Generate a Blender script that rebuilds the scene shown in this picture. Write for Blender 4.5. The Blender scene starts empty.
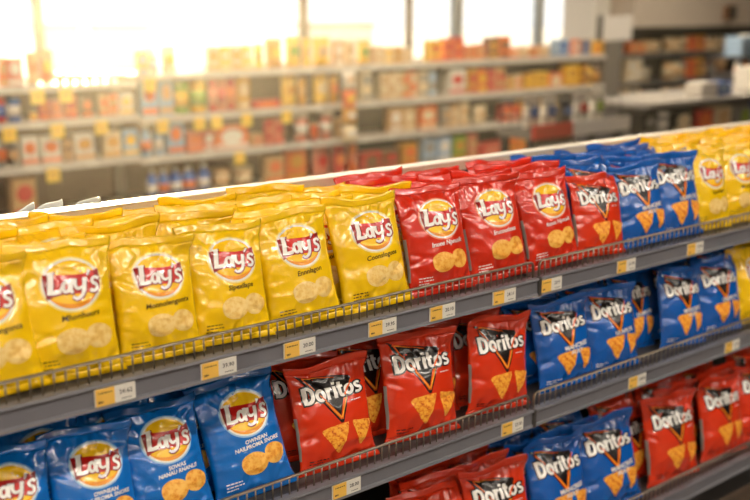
import bpy, bmesh, math, random
from mathutils import Vector, Matrix, noise, Euler
from mathutils.geometry import tessellate_polygon
SC = bpy.context.scene
COL = SC.collection
PI = math.pi
def R(a): return math.radians(a)

# ------------------------------------------------------------------ camera
CAM = Vector((0.0, -1.73, 1.70)); FPX = 1000.0
PITCH = math.atan(242/FPX); ANG = math.atan(1275/math.hypot(FPX, 242))
FH = Vector((math.cos(ANG), math.sin(ANG), 0)); RT = Vector((math.sin(ANG), -math.cos(ANG), 0))
FW = FH*math.cos(PITCH) - Vector((0, 0, math.sin(PITCH))); UP = RT.cross(FW)
def at_y(px, py, Y):
    v = FW*FPX + RT*(px-375) - UP*(py-250)
    return CAM + v*((Y-CAM.y)/v.y)
cd = bpy.data.cameras.new('camera'); cam = bpy.data.objects.new('camera', cd); COL.objects.link(cam)
m = Matrix((RT, UP, -FW)).transposed()
cam.matrix_world = Matrix.Translation(CAM) @ m.to_4x4()
cd.sensor_width = 36; cd.lens = 36*FPX/750; cd.clip_start = 0.05; cd.clip_end = 200
cd.dof.use_dof = True; cd.dof.focus_distance = 2.35; cd.dof.aperture_fstop = 1.8
SC.camera = cam
SC.view_settings.view_transform = 'Standard'; SC.view_settings.look = 'None'
SC.view_settings.gamma = 1; SC.view_settings.use_curve_mapping = False
SC.view_settings.exposure = 0.0

# ------------------------------------------------------------------ materials
def lin(c):
    return tuple(((x/255)/12.92 if x/255 <= 0.04045 else ((x/255+0.055)/1.055)**2.4) for x in c) + (1,)
MATS = {}
def mat(name, rgb, rough=0.5, metal=0.0, bump=0.0, bscale=60, coat=0.0, vary=0.0, vscale=20, spec=0.5, crinkle=0.0):
    if name in MATS: return MATS[name]
    M = bpy.data.materials.new(name); M.use_nodes = True; MATS[name] = M
    nt = M.node_tree; b = nt.nodes['Principled BSDF']
    b.inputs['Base Color'].default_value = lin(rgb)
    b.inputs['Roughness'].default_value = rough; b.inputs['Metallic'].default_value = metal
    b.inputs['Coat Weight'].default_value = coat; b.inputs['Coat Roughness'].default_value = 0.07
    b.inputs['Specular IOR Level'].default_value = spec
    tc = nt.nodes.new('ShaderNodeTexCoord')
    if vary > 0:
        n = nt.nodes.new('ShaderNodeTexNoise'); n.inputs['Scale'].default_value = vscale; n.inputs['Detail'].default_value = 4
        nt.links.new(tc.outputs['Object'], n.inputs['Vector'])
        mx = nt.nodes.new('ShaderNodeMix'); mx.data_type = 'RGBA'
        c = lin(rgb); mx.inputs[6].default_value = tuple(x*(1-vary) for x in c[:3])+(1,)
        mx.inputs[7].default_value = tuple(min(1, x*(1+vary)) for x in c[:3])+(1,)
        nt.links.new(n.outputs['Fac'], mx.inputs[0]); nt.links.new(mx.outputs[2], b.inputs['Base Color'])
    if bump > 0:
        n = nt.nodes.new('ShaderNodeTexNoise'); n.inputs['Scale'].default_value = bscale; n.inputs['Detail'].default_value = 3
        nt.links.new(tc.outputs['Object'], n.inputs['Vector'])
        bp = nt.nodes.new('ShaderNodeBump'); bp.inputs['Strength'].default_value = bump; bp.inputs['Distance'].default_value = 0.004
        if crinkle > 0:                                   # sharp crease lines of crumpled film
            n2 = nt.nodes.new('ShaderNodeTexNoise'); n2.noise_type = 'RIDGED_MULTIFRACTAL'; n2.inputs['Scale'].default_value = 21; n2.inputs['Detail'].default_value = 2.0; n2.inputs['Distortion'].default_value = .4
            nt.links.new(tc.outputs['Object'], n2.inputs['Vector'])
            b2 = nt.nodes.new('ShaderNodeBump'); b2.inputs['Strength'].default_value = crinkle; b2.inputs['Distance'].default_value = 0.006
            nt.links.new(n2.outputs['Fac'], b2.inputs['Height']); nt.links.new(b2.outputs['Normal'], bp.inputs['Normal'])
        nt.links.new(n.outputs['Fac'], bp.inputs['Height']); nt.links.new(bp.outputs['Normal'], b.inputs['Normal'])
    return M
def emit(name, rgb, s):
    M = bpy.data.materials.new(name); M.use_nodes = True; b = M.node_tree.nodes['Principled BSDF']
    b.inputs['Base Color'].default_value = lin(rgb)
    b.inputs['Emission Color'].default_value = lin(rgb); b.inputs['Emission Strength'].default_value = s
    return M
def chip_mat(name, c1, c2, c3, scale, thr):
    M = bpy.data.materials.new(name); M.use_nodes = True; nt = M.node_tree; b = nt.nodes['Principled BSDF']
    tc = nt.nodes.new('ShaderNodeTexCoord'); n = nt.nodes.new('ShaderNodeTexNoise')
    n.inputs['Scale'].default_value = scale; n.inputs['Detail'].default_value = 4; n.inputs['Roughness'].default_value = 0.65
    nt.links.new(tc.outputs['Object'], n.inputs['Vector'])
    r = nt.nodes.new('ShaderNodeValToRGB'); cr = r.color_ramp
    cr.elements[0].position = thr-0.12; cr.elements[0].color = lin(c1)
    cr.elements[1].position = thr+0.12; cr.elements[1].color = lin(c3)
    e = cr.elements.new(thr); e.color = lin(c2)
    nt.links.new(n.outputs['Fac'], r.inputs['Fac']); nt.links.new(r.outputs['Color'], b.inputs['Base Color'])
    b.inputs['Roughness'].default_value = 0.42
    return M
FILM = dict(rough=0.22, bump=0.22, bscale=60, coat=1.0, crinkle=.42)
M_YEL = mat('yellow_film', (247, 201, 8), **FILM)
M_RED = mat('red_film', (208, 40, 14), **FILM)
M_DRED = mat('orange_red_film', (214, 50, 16), **FILM)
M_BLUE = mat('bright_blue_film', (6, 106, 194), **FILM)
M_DBLUE = mat('royal_blue_film', (4, 88, 176), **FILM)
M_PALE = mat('pale_blue_film', (226, 234, 240), **FILM)
M_BACKSIDE = mat('nutrition_print', (150, 146, 138), rough=0.35, bump=.2)
PR = dict(rough=0.26, coat=0.8, bump=0.12, bscale=60, crinkle=.22)
M_WHITE = mat('print_white', (240, 238, 232), **PR)
M_GLOWY = mat('print_pale_yellow', (252, 232, 150), **PR)
M_GLOWB = mat('print_pale_blue', (150, 200, 235), **PR)
M_GLOWR = mat('print_pale_red', (240, 150, 110), **PR)
M_SUN = mat('print_sun_yellow', (250, 200, 20), **PR)
M_SUN2 = mat('print_sun_orange', (238, 150, 24), **PR)
M_RIB = mat('print_ribbon_red', (196, 26, 20), **PR)
M_RIBD = mat('print_ribbon_dark_red', (138, 14, 16), **PR)
M_BLACK = mat('print_black', (16, 13, 14), **PR)
M_FIRE = mat('print_fire_orange', (232, 92, 18), **PR)
M_FIRE2 = mat('print_fire_yellow', (250, 176, 50), **PR)
M_DKTXT = mat('print_brown_text', (70, 50, 10), **PR)
M_CHIPP = chip_mat('pale_potato_chip_print', (222, 174, 84), (236, 196, 108), (244, 212, 136), 90, .45)
M_CHIPG = chip_mat('golden_potato_chip_print', (214, 128, 30), (236, 166, 60), (246, 192, 92), 90, .45)
M_TORT = chip_mat('tortilla_chip_print', (186, 62, 12), (236, 140, 30), (250, 186, 70), 130, .45)
M_STEEL = mat('wire_steel', (140, 130, 116), rough=0.32, metal=0.85)
M_RAIL = mat('price_rail_grey', (106, 106, 112), rough=0.42, vary=.06)
M_RAILL = mat('price_rail_lip', (168, 164, 162), rough=0.35)
M_SHELF = mat('shelf_grey_paint', (66, 63, 61), rough=0.5, vary=.08)
M_DARK = mat('dark_back_panel', (30, 28, 27), rough=0.7, vary=.1)
M_TOPRAIL = mat('top_rail_white', (236, 232, 224), rough=0.35)
M_TOPFACE = mat('top_rail_shaded_face', (196, 180, 156), rough=0.45)  # darker beige puts the face's weaker light into the colour
M_TAGY = mat('tag_yellow', (232, 184, 80), rough=0.6)
M_TAGW = mat('tag_white', (218, 214, 204), rough=0.6)
M_INK = mat('tag_ink', (40, 38, 40), rough=0.7)
M_PLAS = mat('tag_holder_plastic', (220, 216, 206), rough=0.25)

# ------------------------------------------------------------------ object helpers
def link(name, me, parent=None, mats=()):
    o = bpy.data.objects.new(name, me); COL.objects.link(o)
    if parent: o.parent = parent
    for mm in mats: me.materials.append(mm)
    return o
def empty(name, loc=(0, 0, 0), rot=(0, 0, 0)):
    o = bpy.data.objects.new(name, None); COL.objects.link(o)
    o.location = loc; o.rotation_euler = rot; o.empty_display_size = .05
    return o
def tag(o, label, cat, group=None):
    o['label'] = label; o['category'] = cat
    if group: o['group'] = group
    return o
def struct(o): o['kind'] = 'structure'; return o
def smooth(me):
    for p in me.polygons: p.use_smooth = True
def bm_obj(name, bm, mats, parent=None, sm=False):
    me = bpy.data.meshes.new(name); bm.normal_update(); bm.to_mesh(me); bm.free()
    if sm: smooth(me)
    return link(name, me, parent, mats if isinstance(mats, (list, tuple)) else [mats])
def add_box(bm, x0, x1, y0, y1, z0, z1, bev=0.0, mi=0):
    r = bmesh.ops.create_cube(bm, size=1)
    for v in r['verts']:
        v.co = Vector((x0+(v.co.x+.5)*(x1-x0), y0+(v.co.y+.5)*(y1-y0), z0+(v.co.z+.5)*(z1-z0)))
    fs = list({f for v in r['verts'] for f in v.link_faces})
    for f in fs: f.material_index = mi
    if bev > 0:
        es = list({e for f in fs for e in f.edges})
        r2 = bmesh.ops.bevel(bm, geom=es, offset=bev, segments=2, profile=.5, affect='EDGES')
        for f in r2['faces']: f.material_index = mi
def box(name, x0, x1, y0, y1, z0, z1, m, parent=None, bev=0.0):
    bm = bmesh.new(); add_box(bm, x0, x1, y0, y1, z0, z1, bev); return bm_obj(name, bm, m, parent)
def add_prism(bm, prof, x0, x1, axis='x', mi=0):
    """extrude a (y,z) outline along x"""
    a = [bm.verts.new((x0, y, z)) for y, z in prof]; b = [bm.verts.new((x1, y, z)) for y, z in prof]
    n = len(prof); fs = [bm.faces.new(a[::-1]), bm.faces.new(b)]
    for i in range(n): fs.append(bm.faces.new((a[i], a[(i+1) % n], b[(i+1) % n], b[i])))
    for f in fs: f.material_index = mi
    bmesh.ops.recalc_face_normals(bm, faces=fs)
def add_tube(bm, pts, r, seg=6):
    pts = [Vector(p) for p in pts]; rings = []
    for i, p in enumerate(pts):
        d = (pts[min(i+1, len(pts)-1)]-pts[max(i-1, 0)]).normalized()
        a = d.orthogonal().normalized(); 
        if abs(d.x) < .99: a = d.cross(Vector((1, 0, 0))).normalized()
        else: a = d.cross(Vector((0, 0, 1))).normalized()
        b = d.cross(a)
        rings.append([bm.verts.new(p+a*r*math.cos(2*PI*k/seg)+b*r*math.sin(2*PI*k/seg)) for k in range(seg)])
    for i in range(len(rings)-1):
        for k in range(seg):
            bm.faces.new((rings[i][k], rings[i][(k+1) % seg], rings[i+1][(k+1) % seg], rings[i+1][k]))
    bm.faces.new(rings[0][::-1]); bm.faces.new(rings[-1])
def add_lathe(bm, prof, cx=0, cy=0, seg=14, mi=0):
    rings = [[bm.verts.new((cx+r*math.cos(2*PI*k/seg), cy+r*math.sin(2*PI*k/seg), z)) for k in range(seg)] for r, z in prof]
    for i in range(len(rings)-1):
        for k in range(seg):
            bm.faces.new((rings[i][k], rings[i][(k+1) % seg], rings[i+1][(k+1) % seg], rings[i+1][k])).material_index = mi
    bm.faces.new(rings[0][::-1]).material_index = mi; bm.faces.new(rings[-1]).material_index = mi

# ------------------------------------------------------------------ flat artwork (2-D, metres), later wrapped on the bag film
def catmull(pts, n=7):
    P = [Vector(p) for p in pts]
    if len(P) == 2: return [P[0].lerp(P[1], i/4) for i in range(5)]
    out = []
    for i in range(len(P)-1):
        p0 = P[max(i-1, 0)]; p1 = P[i]; p2 = P[i+1]; p3 = P[min(i+2, len(P)-1)]
        for k in range(n):
            t = k/n
            out.append(.5*((2*p1)+(p2-p0)*t+(2*p0-5*p1+4*p2-p3)*t*t+(3*p1-p0-3*p2+p3)*t**3))
    out.append(P[-1]); return out
class Art:
    """list of flat polygons, each (points, layer)"""
    def __init__(s): s.polys = []; s.n = 0
    def poly(s, pts, holes=(), lift=0.0):
        loops = [[Vector((x, y, 0)) for x, y in pts]]+[[Vector((x, y, 0)) for x, y in h] for h in holes]
        flat = [v for l in loops for v in l]
        for t in tessellate_polygon(loops): s.polys.append(([(flat[i].x, flat[i].y) for i in t], lift))
    def stroke(s, pts, w0, w1=None, grow=0.0, lift=0.0, square=True):
        """pts (x,y) ; the pen is w0 wide at the start and w1 at the end"""
        if w1 is None: w1 = w0
        c = catmull([(p[0], p[1], 0) for p in pts]); n = len(c); L = []; Rr = []
        for i, p in enumerate(c):
            d = (c[min(i+1, n-1)]-c[max(i-1, 0)]).normalized(); q = Vector((-d.y, d.x, 0))
            w = (w0+(w1-w0)*i/(n-1))/2+grow
            e = Vector((0, 0, 0))
            if i == 0: e = -d*grow
            if i == n-1: e = d*grow
            L.append(p+e+q*w); Rr.append(p+e-q*w)
        for i in range(n-1):
            s.polys.append(([(v.x, v.y) for v in (Rr[i], Rr[i+1], L[i+1], L[i])], lift+s.n*0.00002))
        s.n = (s.n+1) % 8
    def ring(s, cx, cy, rx, ry, w, grow=0.0, lift=0.0):
        for i in range(24):
            a, b = 2*PI*i/24, 2*PI*(i+1)/24; q = []
            for t, k in ((a, 1), (b, 1), (b, -1), (a, -1)):
                q.append((cx+(rx+k*(w/2+grow))*math.cos(t), cy+(ry+k*(w/2+grow))*math.sin(t)))
            s.polys.append((q, lift+s.n*0.00002))
        s.n = (s.n+1) % 8
    def xf(s, f):
        s.polys = [([f(x, y) for x, y in p], l) for p, l in s.polys]; return s
    def cut(s, xs, ys):
        bm = bmesh.new(); lay = bm.faces.layers.float.new('lift')
        for p, l in s.polys:
            try: f = bm.faces.new([bm.verts.new((x, y, 0)) for x, y in p]); f[lay] = l
            except ValueError: pass
        lo = [min(v.co[i] for v in bm.verts) for i in (0, 1)]; hi = [max(v.co[i] for v in bm.verts) for i in (0, 1)]
        for ax, arr in ((0, xs), (1, ys)):
            for t in arr:
                if lo[ax] < t < hi[ax]:
                    co = [0, 0, 0]; co[ax] = t; no = [0, 0, 0]; no[ax] = 1
                    bmesh.ops.bisect_plane(bm, geom=bm.verts[:]+bm.edges[:]+bm.faces[:], dist=1e-7, plane_co=co, plane_no=no)
        s.final = [([(v.co.x, v.co.y) for v in f.verts], f[lay]) for f in bm.faces]; bm.free(); return s
def ell(cx, cy, rx, ry, n=36, a0=0, wob=0, seed=0):
    rr = random.Random(seed); ph = rr.random()*6
    return [(cx+rx*math.cos(2*PI*i/n+a0)*(1+wob*math.sin(3*2*PI*i/n+ph)), cy+ry*math.sin(2*PI*i/n+a0)*(1+wob*math.sin(2*2*PI*i/n+ph*2))) for i in range(n)]

def lays_word(grow=0.0, lift=0.0):
    A = Art(); S = lambda p, a, b=None: A.stroke(p, a, b, grow, lift)
    S([(.19, .98), (.17, .5), (.15, .08)], .23); S([(.0, .95), (.34, .97)], .11)
    S([(.03, .09), (.35, .08), (.60, .13)], .19, .2); S([(.56, .08), (.62, .34)], .12, .06)
    A.ring(.83, .31, .15, .225, .16, grow, lift); S([(1.05, .66), (1.03, .3), (1.05, .08), (1.14, .05)], .19, .13)
    S([(1.20, .64), (1.22, .34), (1.36, .18), (1.55, .26)], .18, .12)
    S([(1.64, .66), (1.61, .1), (1.5, -.16), (1.30, -.26), (1.12, -.17)], .19, .13)
    S([(1.83, 1.0), (1.76, .76)], .15, .07)
    S([(2.26, .55), (2.13, .65), (1.98, .58), (2.0, .43), (2.17, .31), (2.22, .15), (2.1, .03), (1.9, .08)], .13, .15)
    return A
def doritos_word(grow=0.0, lift=0.0):
    A = Art(); S = lambda p, a, b=None: A.stroke(p, a, b, grow, lift)
    S([(.12, 0), (.12, 1)], .22); S([(.1, .91), (.34, .9), (.53, .70), (.53, .30), (.34, .1), (.1, .09)], .19)
    A.ring(.97, .36, .2, .27, .19, grow, lift)
    S([(1.40, 0), (1.40, .72)], .2); S([(1.42, .46), (1.5, .6), (1.66, .63)], .18)
    S([(1.84, 0), (1.84, .72)], .2); S([(1.84, .82), (1.84, .98)], .2)
    S([(2.14, .95), (2.14, .25), (2.2, .1), (2.34, .09)], .2, .17); S([(2.0, .66), (2.34, .66)], .16)
    A.ring(2.68, .36, .2, .27, .19, grow, lift)
    S([(3.42, .58), (3.3, .65), (3.13, .63), (3.1, .5), (3.22, .38), (3.38, .3), (3.41, .15), (3.28, .07), (3.06, .1)], .16, .17)
    return A
def text_art(s, size, cx, cy, shear=0.0, bold=0.0, rot=0.0):
    cu = bpy.data.curves.new('t', 'FONT'); cu.body = s; cu.size = size; cu.shear = shear; cu.offset = bold
    cu.align_x = 'CENTER'; cu.align_y = 'CENTER'; cu.resolution_u = 2; cu.fill_mode = 'FRONT'
    o = bpy.data.objects.new('t', cu); COL.objects.link(o)
    dg = bpy.context.evaluated_depsgraph_get(); dg.update(); me = o.evaluated_get(dg).to_mesh()
    A = Art(); c, sn = math.cos(rot), math.sin(rot)
    for p in me.polygons:
        q = [me.vertices[i].co for i in p.vertices]
        A.polys.append(([(cx+v.x*c-v.y*sn, cy+v.x*sn+v.y*c) for v in q], 0.0))
    o.evaluated_get(dg).to_mesh_clear(); bpy.data.objects.remove(o); bpy.data.curves.remove(cu)
    return A

def print_line(w, h, cx, cy, seed=0):
    # a line of print too small to read: a row of short dashes
    A = Art(); rr = random.Random(seed); x = cx-w/2
    while x < cx+w/2-.001:
        d = rr.uniform(.10, .24)*w; e = min(x+d, cx+w/2); A.polys.append(([(x, cy-h/2), (e, cy-h/2), (e, cy+h/2), (x, cy+h/2)], 0.0)); x = e+.05*w
    return A
# ------------------------------------------------------------------ the chip bags
BW, BH, BT = 0.186, 0.285, 0.030
NU, NV = 40, 56
US = [-1+2*i/NU for i in range(NU+1)]; VS = [j/NV for j in range(NV+1)]
V_SEAL = 52                                            # row where the top seal begins
def sm(a, b, x):
    t = max(0, min(1, (x-a)/(b-a))); return t*t*(3-2*t)
class BagShape:
    def __init__(s, seed, w, h):
        s.w, s.h = w, h
        s.r = random.Random(seed); r = s.r; s.o = Vector((r.uniform(-50, 50), r.uniform(-50, 50), 0))
        s.cr = []
        for i in range(22):
            top = r.random() < .6
            side = r.random() < .45
            if side: x0 = r.choice((-1, 1))*BW*.46; z0 = r.uniform(.12, .93)*BH; a = (PI if x0 > 0 else 0)+r.uniform(-.9, .9)
            elif top: x0 = r.uniform(-.45, .45)*BW; z0 = .92*BH; a = -PI/2+r.uniform(-.9, .9)
            else: x0 = r.uniform(-.45, .45)*BW; z0 = .05*BH; a = PI/2+r.uniform(-.8, .8)
            L = r.uniform(.03, .085)
            s.cr.append((Vector((x0, z0)), Vector((x0+L*math.cos(a), z0+L*math.sin(a))), r.uniform(-.0090, .0060), r.uniform(.0035, .0085)))
        s.sb = [r.uniform(-1, 1) for _ in range(6)]; s.T = BT*r.uniform(.95, 1.12)
        s.grid = {}
        for side in (-1, 1):
            s.grid[side] = [[s.S(u, v, side) for u in US] for v in VS]
    def S(s, u, v, side):
        r = s.sb
        g = sm(.0, .34, v)*(0.22+.78*sm(.95, .48, v)) if v < .93 else 0.22*sm(.98, .93, v)*.6
        g = sm(-.02, .30, v)*sm(.955, .50, v)*.82+.18*sm(.02, .12, v)*sm(.945, .86, v)
        w = s.w/2*(1-.05*g-.075*sm(.975, .84, v)*sm(.0, .10, v)+.012*noise.noise(Vector((v*7, side*0+3, 0))+s.o)*(u > 0)+.012*noise.noise(Vector((v*7, 9, 0))+s.o)*(u <= 0))
        x = u*w; z = v*s.h
        f = max(0, 1-abs(u)**2.3)**.72
        y = s.T*g*f
        em = max(0, 1-abs(u)**6)*sm(0.0, .05, v)*sm(.945, .90, v)
        p = Vector((x, z, side*.37))+s.o
        near = max(sm(.60, .90, v), sm(.30, .06, v), sm(.62, .98, abs(u)))
        wr = .0060*noise.noise(Vector((p.x*16, p.y*13, p.z)))*(.5+.5*near)
        rd = 1-abs(noise.noise(Vector((p.x*24+5, p.y*30, p.z))))
        wr += .0076*(rd**4-.3)*(.22+.78*near)
        wr += .0032*math.cos(x*2*PI/.027+r[0]*5+2*math.sin(x*40+r[1]*3))*sm(.70, .90, v)
        wr += .0026*math.cos(x*2*PI/.031+r[2]*5)*sm(.22, .06, v)
        q = Vector((u*BW/2, v*BH))
        for a, b, am, sg in s.cr:
            d = b-a; t = max(0, min(1, (q-a).dot(d)/d.length_squared)); dd = (q-(a+d*t)).length
            if dd < sg*3: wr += am*math.exp(-(dd/sg)**2)*(1-t)**.7
        y = side*max(.0004, y+wr*em*1.0) if abs(u) < 1 else 0
        st = sm(.80, 1.0, v)
        y += st*(.017*r[3]*math.sin(u*2.2+r[4]*3)+.011*r[5]*math.sin(u*5+r[0]*4)+.012*r[1])
        z += st*(.008*r[2]*math.sin(u*3+r[1]*4)+.009*r[4]*u)+.006*noise.noise(Vector((u*2.1, 4, 0))+s.o)*st
        if v > .93 or v < .04: y += side*.0006
        y += .008*r[4]*math.sin(v*PI)*u
        return Vector((x, y, z))
    def at(s, x, y, lift):
        fu = max(0, min(NU-.001, (x/(BW/2)+1)/2*NU)); fv = max(0, min(NV-.001, y/BH*NV))
        i, j = int(fu), int(fv); a, b = fu-i, fv-j; G = s.grid[-1]
        p00, p10, p01, p11 = G[j][i], G[j][i+1], G[j+1][i], G[j+1][i+1]
        p = p00*(1-a)*(1-b)+p10*a*(1-b)+p01*(1-a)*b+p11*a*b
        n = (p10-p00+p11-p01).cross(p01-p00+p11-p10).normalized()
        return p+n*lift
    def shell(s, j0, j1, name, mats, strip=None):
        me = bpy.data.meshes.new(name); vs = []; idx = {}; fs = []; mi = []
        def vid(j, i, sd):
            if i in (0, NU): sd = 0
            k = (j, i, sd)
            if k not in idx:
                p = s.grid[-1 if sd == 0 else sd][j][i]; idx[k] = len(vs); vs.append(p)
            return idx[k]
        for j in range(j0, j1):
            for i in range(NU):
                fs.append((vid(j, i, -1), vid(j, i+1, -1), vid(j+1, i+1, -1), vid(j+1, i, -1)))
                mi.append(1 if (strip and i < 1 and 7 < j < 30) else 0)
                fs.append((vid(j, i+1, 1), vid(j, i, 1), vid(j+1, i, 1), vid(j+1, i+1, 1)))
                mi.append(1 if (strip and i < 7 and 7 < j < 30) else 0)
        for j in (j0, j1):                                # close the ends
            for i in range(NU):
                q = [vid(j, i, -1), vid(j, i+1, -1), vid(j, i+1, 1), vid(j, i, 1)]; q = list(dict.fromkeys(q))
                if len(q) > 2: fs.append(q if j == j1 else q[::-1]); mi.append(0)
        me.from_pydata(vs, [], fs)
        for mm in mats: me.materials.append(mm)
        for p, k in zip(me.polygons, mi): p.material_index = k; p.use_smooth = True
        me.update(); return me
    def wrap(s, name, layers):
        """layers: [(Art, material, lift)] -> one mesh following the film"""
        me = bpy.data.meshes.new(name); vs = []; fs = []; mi = []
        for k, (A, mm, lift) in enumerate(layers):
            me.materials.append(mm)
            for p, l in A.final:
                b = len(vs); vs += [s.at(x, y, lift+l) for x, y in p]; fs.append(list(range(b, b+len(p)))); mi.append(k)
        me.from_pydata(vs, [], fs)
        for p, k in zip(me.polygons, mi): p.material_index = k; p.use_smooth = True
        bm = bmesh.new(); bm.from_mesh(me)
        bmesh.ops.remove_doubles(bm, verts=bm.verts, dist=1e-6); bm.to_mesh(me); bm.free()
        return me
CX = [u*BW/2 for u in US]; CY = [v*BH for v in VS]
def cut(A): return A.cut(CX, CY)

LX, LY, LR = 0.010, 0.678*BH, 0.0515                       # emblem centre and radius
def lays_place(A, sc=.0435):
    def f(x, y):
        x, y = (x-1.13)*sc+.10*y*sc, (y-.40)*sc
        a = R(-3); return (LX+x*math.cos(a)-y*math.sin(a), LY+x*math.sin(a)+y*math.cos(a))
    return A.xf(f)
def ribbon(dx=0.0, top=0, grow=0.0):
    n = 16; up = []; dn = []
    for i in range(n+1):
        t = i/n; x = -1.0+2.06*t
        yt = .52-.12*math.sin(t*PI)+.01*t+.04*math.sin(t*2*PI)
        yb = -.50+.16*t**.8+.06*math.sin(t*2*PI)
        up.append((LX+LR*(x), LY+LR*(yt)*.92+grow)); dn.append((LX+LR*x, LY+LR*yb*.92-grow))
    return up+dn[::-1]
def lays_kit(kind, flavours):
    K = {}
    glow = {'y': M_GLOWY, 'r': M_GLOWR, 'b': M_GLOWB}[kind]
    h0 = Art(); h0.poly(ell(LX, LY, LR*1.16, LR*1.07)); h1 = Art(); h1.poly(ell(LX, LY, LR*1.09, LR*1.0))
    d = Art(); d.poly(ell(LX, LY, LR*1.01, LR*.925))
    o = Art()                                              # orange crescent in the lower right of the sun
    a = [(LX+LR*1.0*math.cos(t), LY+LR*.915*math.sin(t)) for t in [R(-150+165*i/18) for i in range(19)]]
    b = [(LX+LR*(.98*math.cos(t)), LY-LR*.12+LR*.62*math.sin(t)) for t in [R(12-160*i/18) for i in range(19)]]
    o.poly(a+b)
    rb = Art(); rb.poly(ribbon()); rd = Art()
    rd.poly([(LX-LR*1.0, LY+LR*.46), (LX-LR*.72, LY+LR*.44), (LX-LR*.80, LY-LR*.42), (LX-LR*1.0, LY-LR*.48)])
    rd.poly([(LX+LR*1.06, LY+LR*.48), (LX+LR*.88, LY+LR*.41), (LX+LR*.86, LY-LR*.26), (LX+LR*1.06, LY-LR*.31)])
    K['logo'] = [(cut(h0), glow, .0004), (cut(h1), M_WHITE, .0007), (cut(d), M_SUN, .0010), (cut(o), M_SUN2, .0013), (cut(rb), M_RIB, .0016), (cut(rd), M_RIBD, .0019)]
    sh = lays_place(lays_word(.035)).xf(lambda x, y: (x+.0012, y-.0014))
    K['lettering'] = [(cut(sh), M_RIBD, .0022), (cut(lays_place(lays_word())), M_WHITE, .0026)]
    cm = M_CHIPP if kind == 'y' else M_CHIPG
    c1 = Art(); c1.poly(ell(-.002, .285*BH, .0325, .0265, a0=.3, wob=.03, seed=3)); c2 = Art(); c2.poly(ell(.050, .295*BH, .0275, .0255, wob=.05, seed=8))
    if kind == 'b':
        c1.xf(lambda x, y: (x+.004, y-.004)); c2.xf(lambda x, y: (x+.006, y+.002))
    K['chips'] = [[(cut(c2), cm, .0005)], [(cut(c1), cm, .0010)]]
    tm = M_DKTXT if kind == 'y' else M_WHITE
    K['text'] = []
    for fl in flavours:
        ls = fl.split('|'); A = Art()
        for q, l in enumerate(ls):
            t = text_art(l, .0165 if kind != 'b' else .0125, .018, (.455-.042*q)*BH, shear=.15, bold=.0004, rot=R(3)); A.polys += t.polys
        A.cut([], []); s_ = Art()
        for q, l in enumerate((.036, .040, .026)): s_.polys += print_line(l, .0028, -.070+l/2, (.165-.026*q)*BH, q).polys
        s_.cut([], []); K['text'].append(([(A, tm, .0006)], [(s_, tm, .0006)]))
    return K
DX, DY, DS = -.069, .640*BH, .0408
def dor_place(A):
    a = R(1)
    def f(x, y):
        x, y = x*DS, y*.0395*(1.12-.03*x)
        return (DX+x*math.cos(a)-y*math.sin(a), DY+x*math.sin(a)+y*math.cos(a))
    return A.xf(f)
def dor_kit(kind, flavours):
    K = {}; P = lambda *p: p
    tri = Art(); tri.poly([(-.12, 1.80), (.25, 1.66), (2.85, 1.22), (2.95, 1.06), (1.96, -1.52), (1.80, -1.52)])
    f1 = Art(); f1.stroke([(.22, 1.66), (1.0, .25), (1.88, -1.27)], .06, .19); f1.stroke([(1.88, -1.30), (2.3, -.1), (2.92, .92)], .17, .07)
    f1.stroke([(.20, 1.62), (1.2, 1.42), (2.0, 1.24)], .10, .05)
    f2 = Art(); f2.stroke([(.9, .40), (1.86, -1.2)], .02, .07); f2.stroke([(1.9, -1.2), (2.75, .66)], .08, .02); f2.stroke([(.3, 1.58), (1.1, 1.42)], .04, .02)
    f3 = Art(); f3.stroke([(2.36, .08), (2.95, 1.0)], .13, .06); f3.stroke([(.98, .34), (1.2, -.02)], .05, .08)
    K['logo'] = [(cut(dor_place(tri)), M_BLACK, .0005), (cut(dor_place(f1)), M_FIRE, .0009), (cut(dor_place(f2)), M_FIRE2, .0012)]
    K['lettering'] = [(cut(dor_place(doritos_word(.085))), M_BLACK, .0015), (cut(dor_place(doritos_word())), M_WHITE, .0019), (cut(dor_place(f3)), M_FIRE, .0023)]
    def chip(cx, cy, s, rot, seed):
        rr = random.Random(seed); A = Art(); pts = []
        cs = [(-1, .78), (1, .85), (.05, -1.1)]
        for k in range(3):
            a, b = Vector(cs[k]), Vector(cs[(k+1) % 3])
            for i in range(8):
                t = .06+.88*i/7; p = a.lerp(b, t)*(1+rr.uniform(-.04, .04)+.10*math.sin(t*PI)); pts.append(p)
        c, n = math.cos(rot), math.sin(rot)
        A.poly([(cx+s*(p.x*c-p.y*n), cy+s*1.12*(p.x*n+p.y*c)) for p in pts]); return A
    K['chips'] = [[(cut(chip(-.008, .285*BH, .0355, R(3), 1)), M_TORT, .0006)], [(cut(chip(.056, .295*BH, .0300, R(-14), 2)), M_TORT, .0009)]]
    K['text'] = []
    for fl in flavours:
        A = Art(); q = 0
        for l in fl.split('|'):
            A.polys += (text_art(l, .0180, .024, (.452-.06*q)*BH, bold=.0006, rot=R(4)) if kind == 'b' else print_line(.026, .0022, .052, .595*BH)).polys; q += 1
        A.cut([], []); s_ = Art()
        for q, l in enumerate((.040, .030)): s_.polys += print_line(l, .0028, -.072+l/2, (.12-.026*q)*BH, q).polys
        s_.cut([], []); K['text'].append(([(A, M_WHITE, .0024)], [(s_, M_BLACK if kind == 'r' else M_WHITE, .0008)]))
    return K
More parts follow.
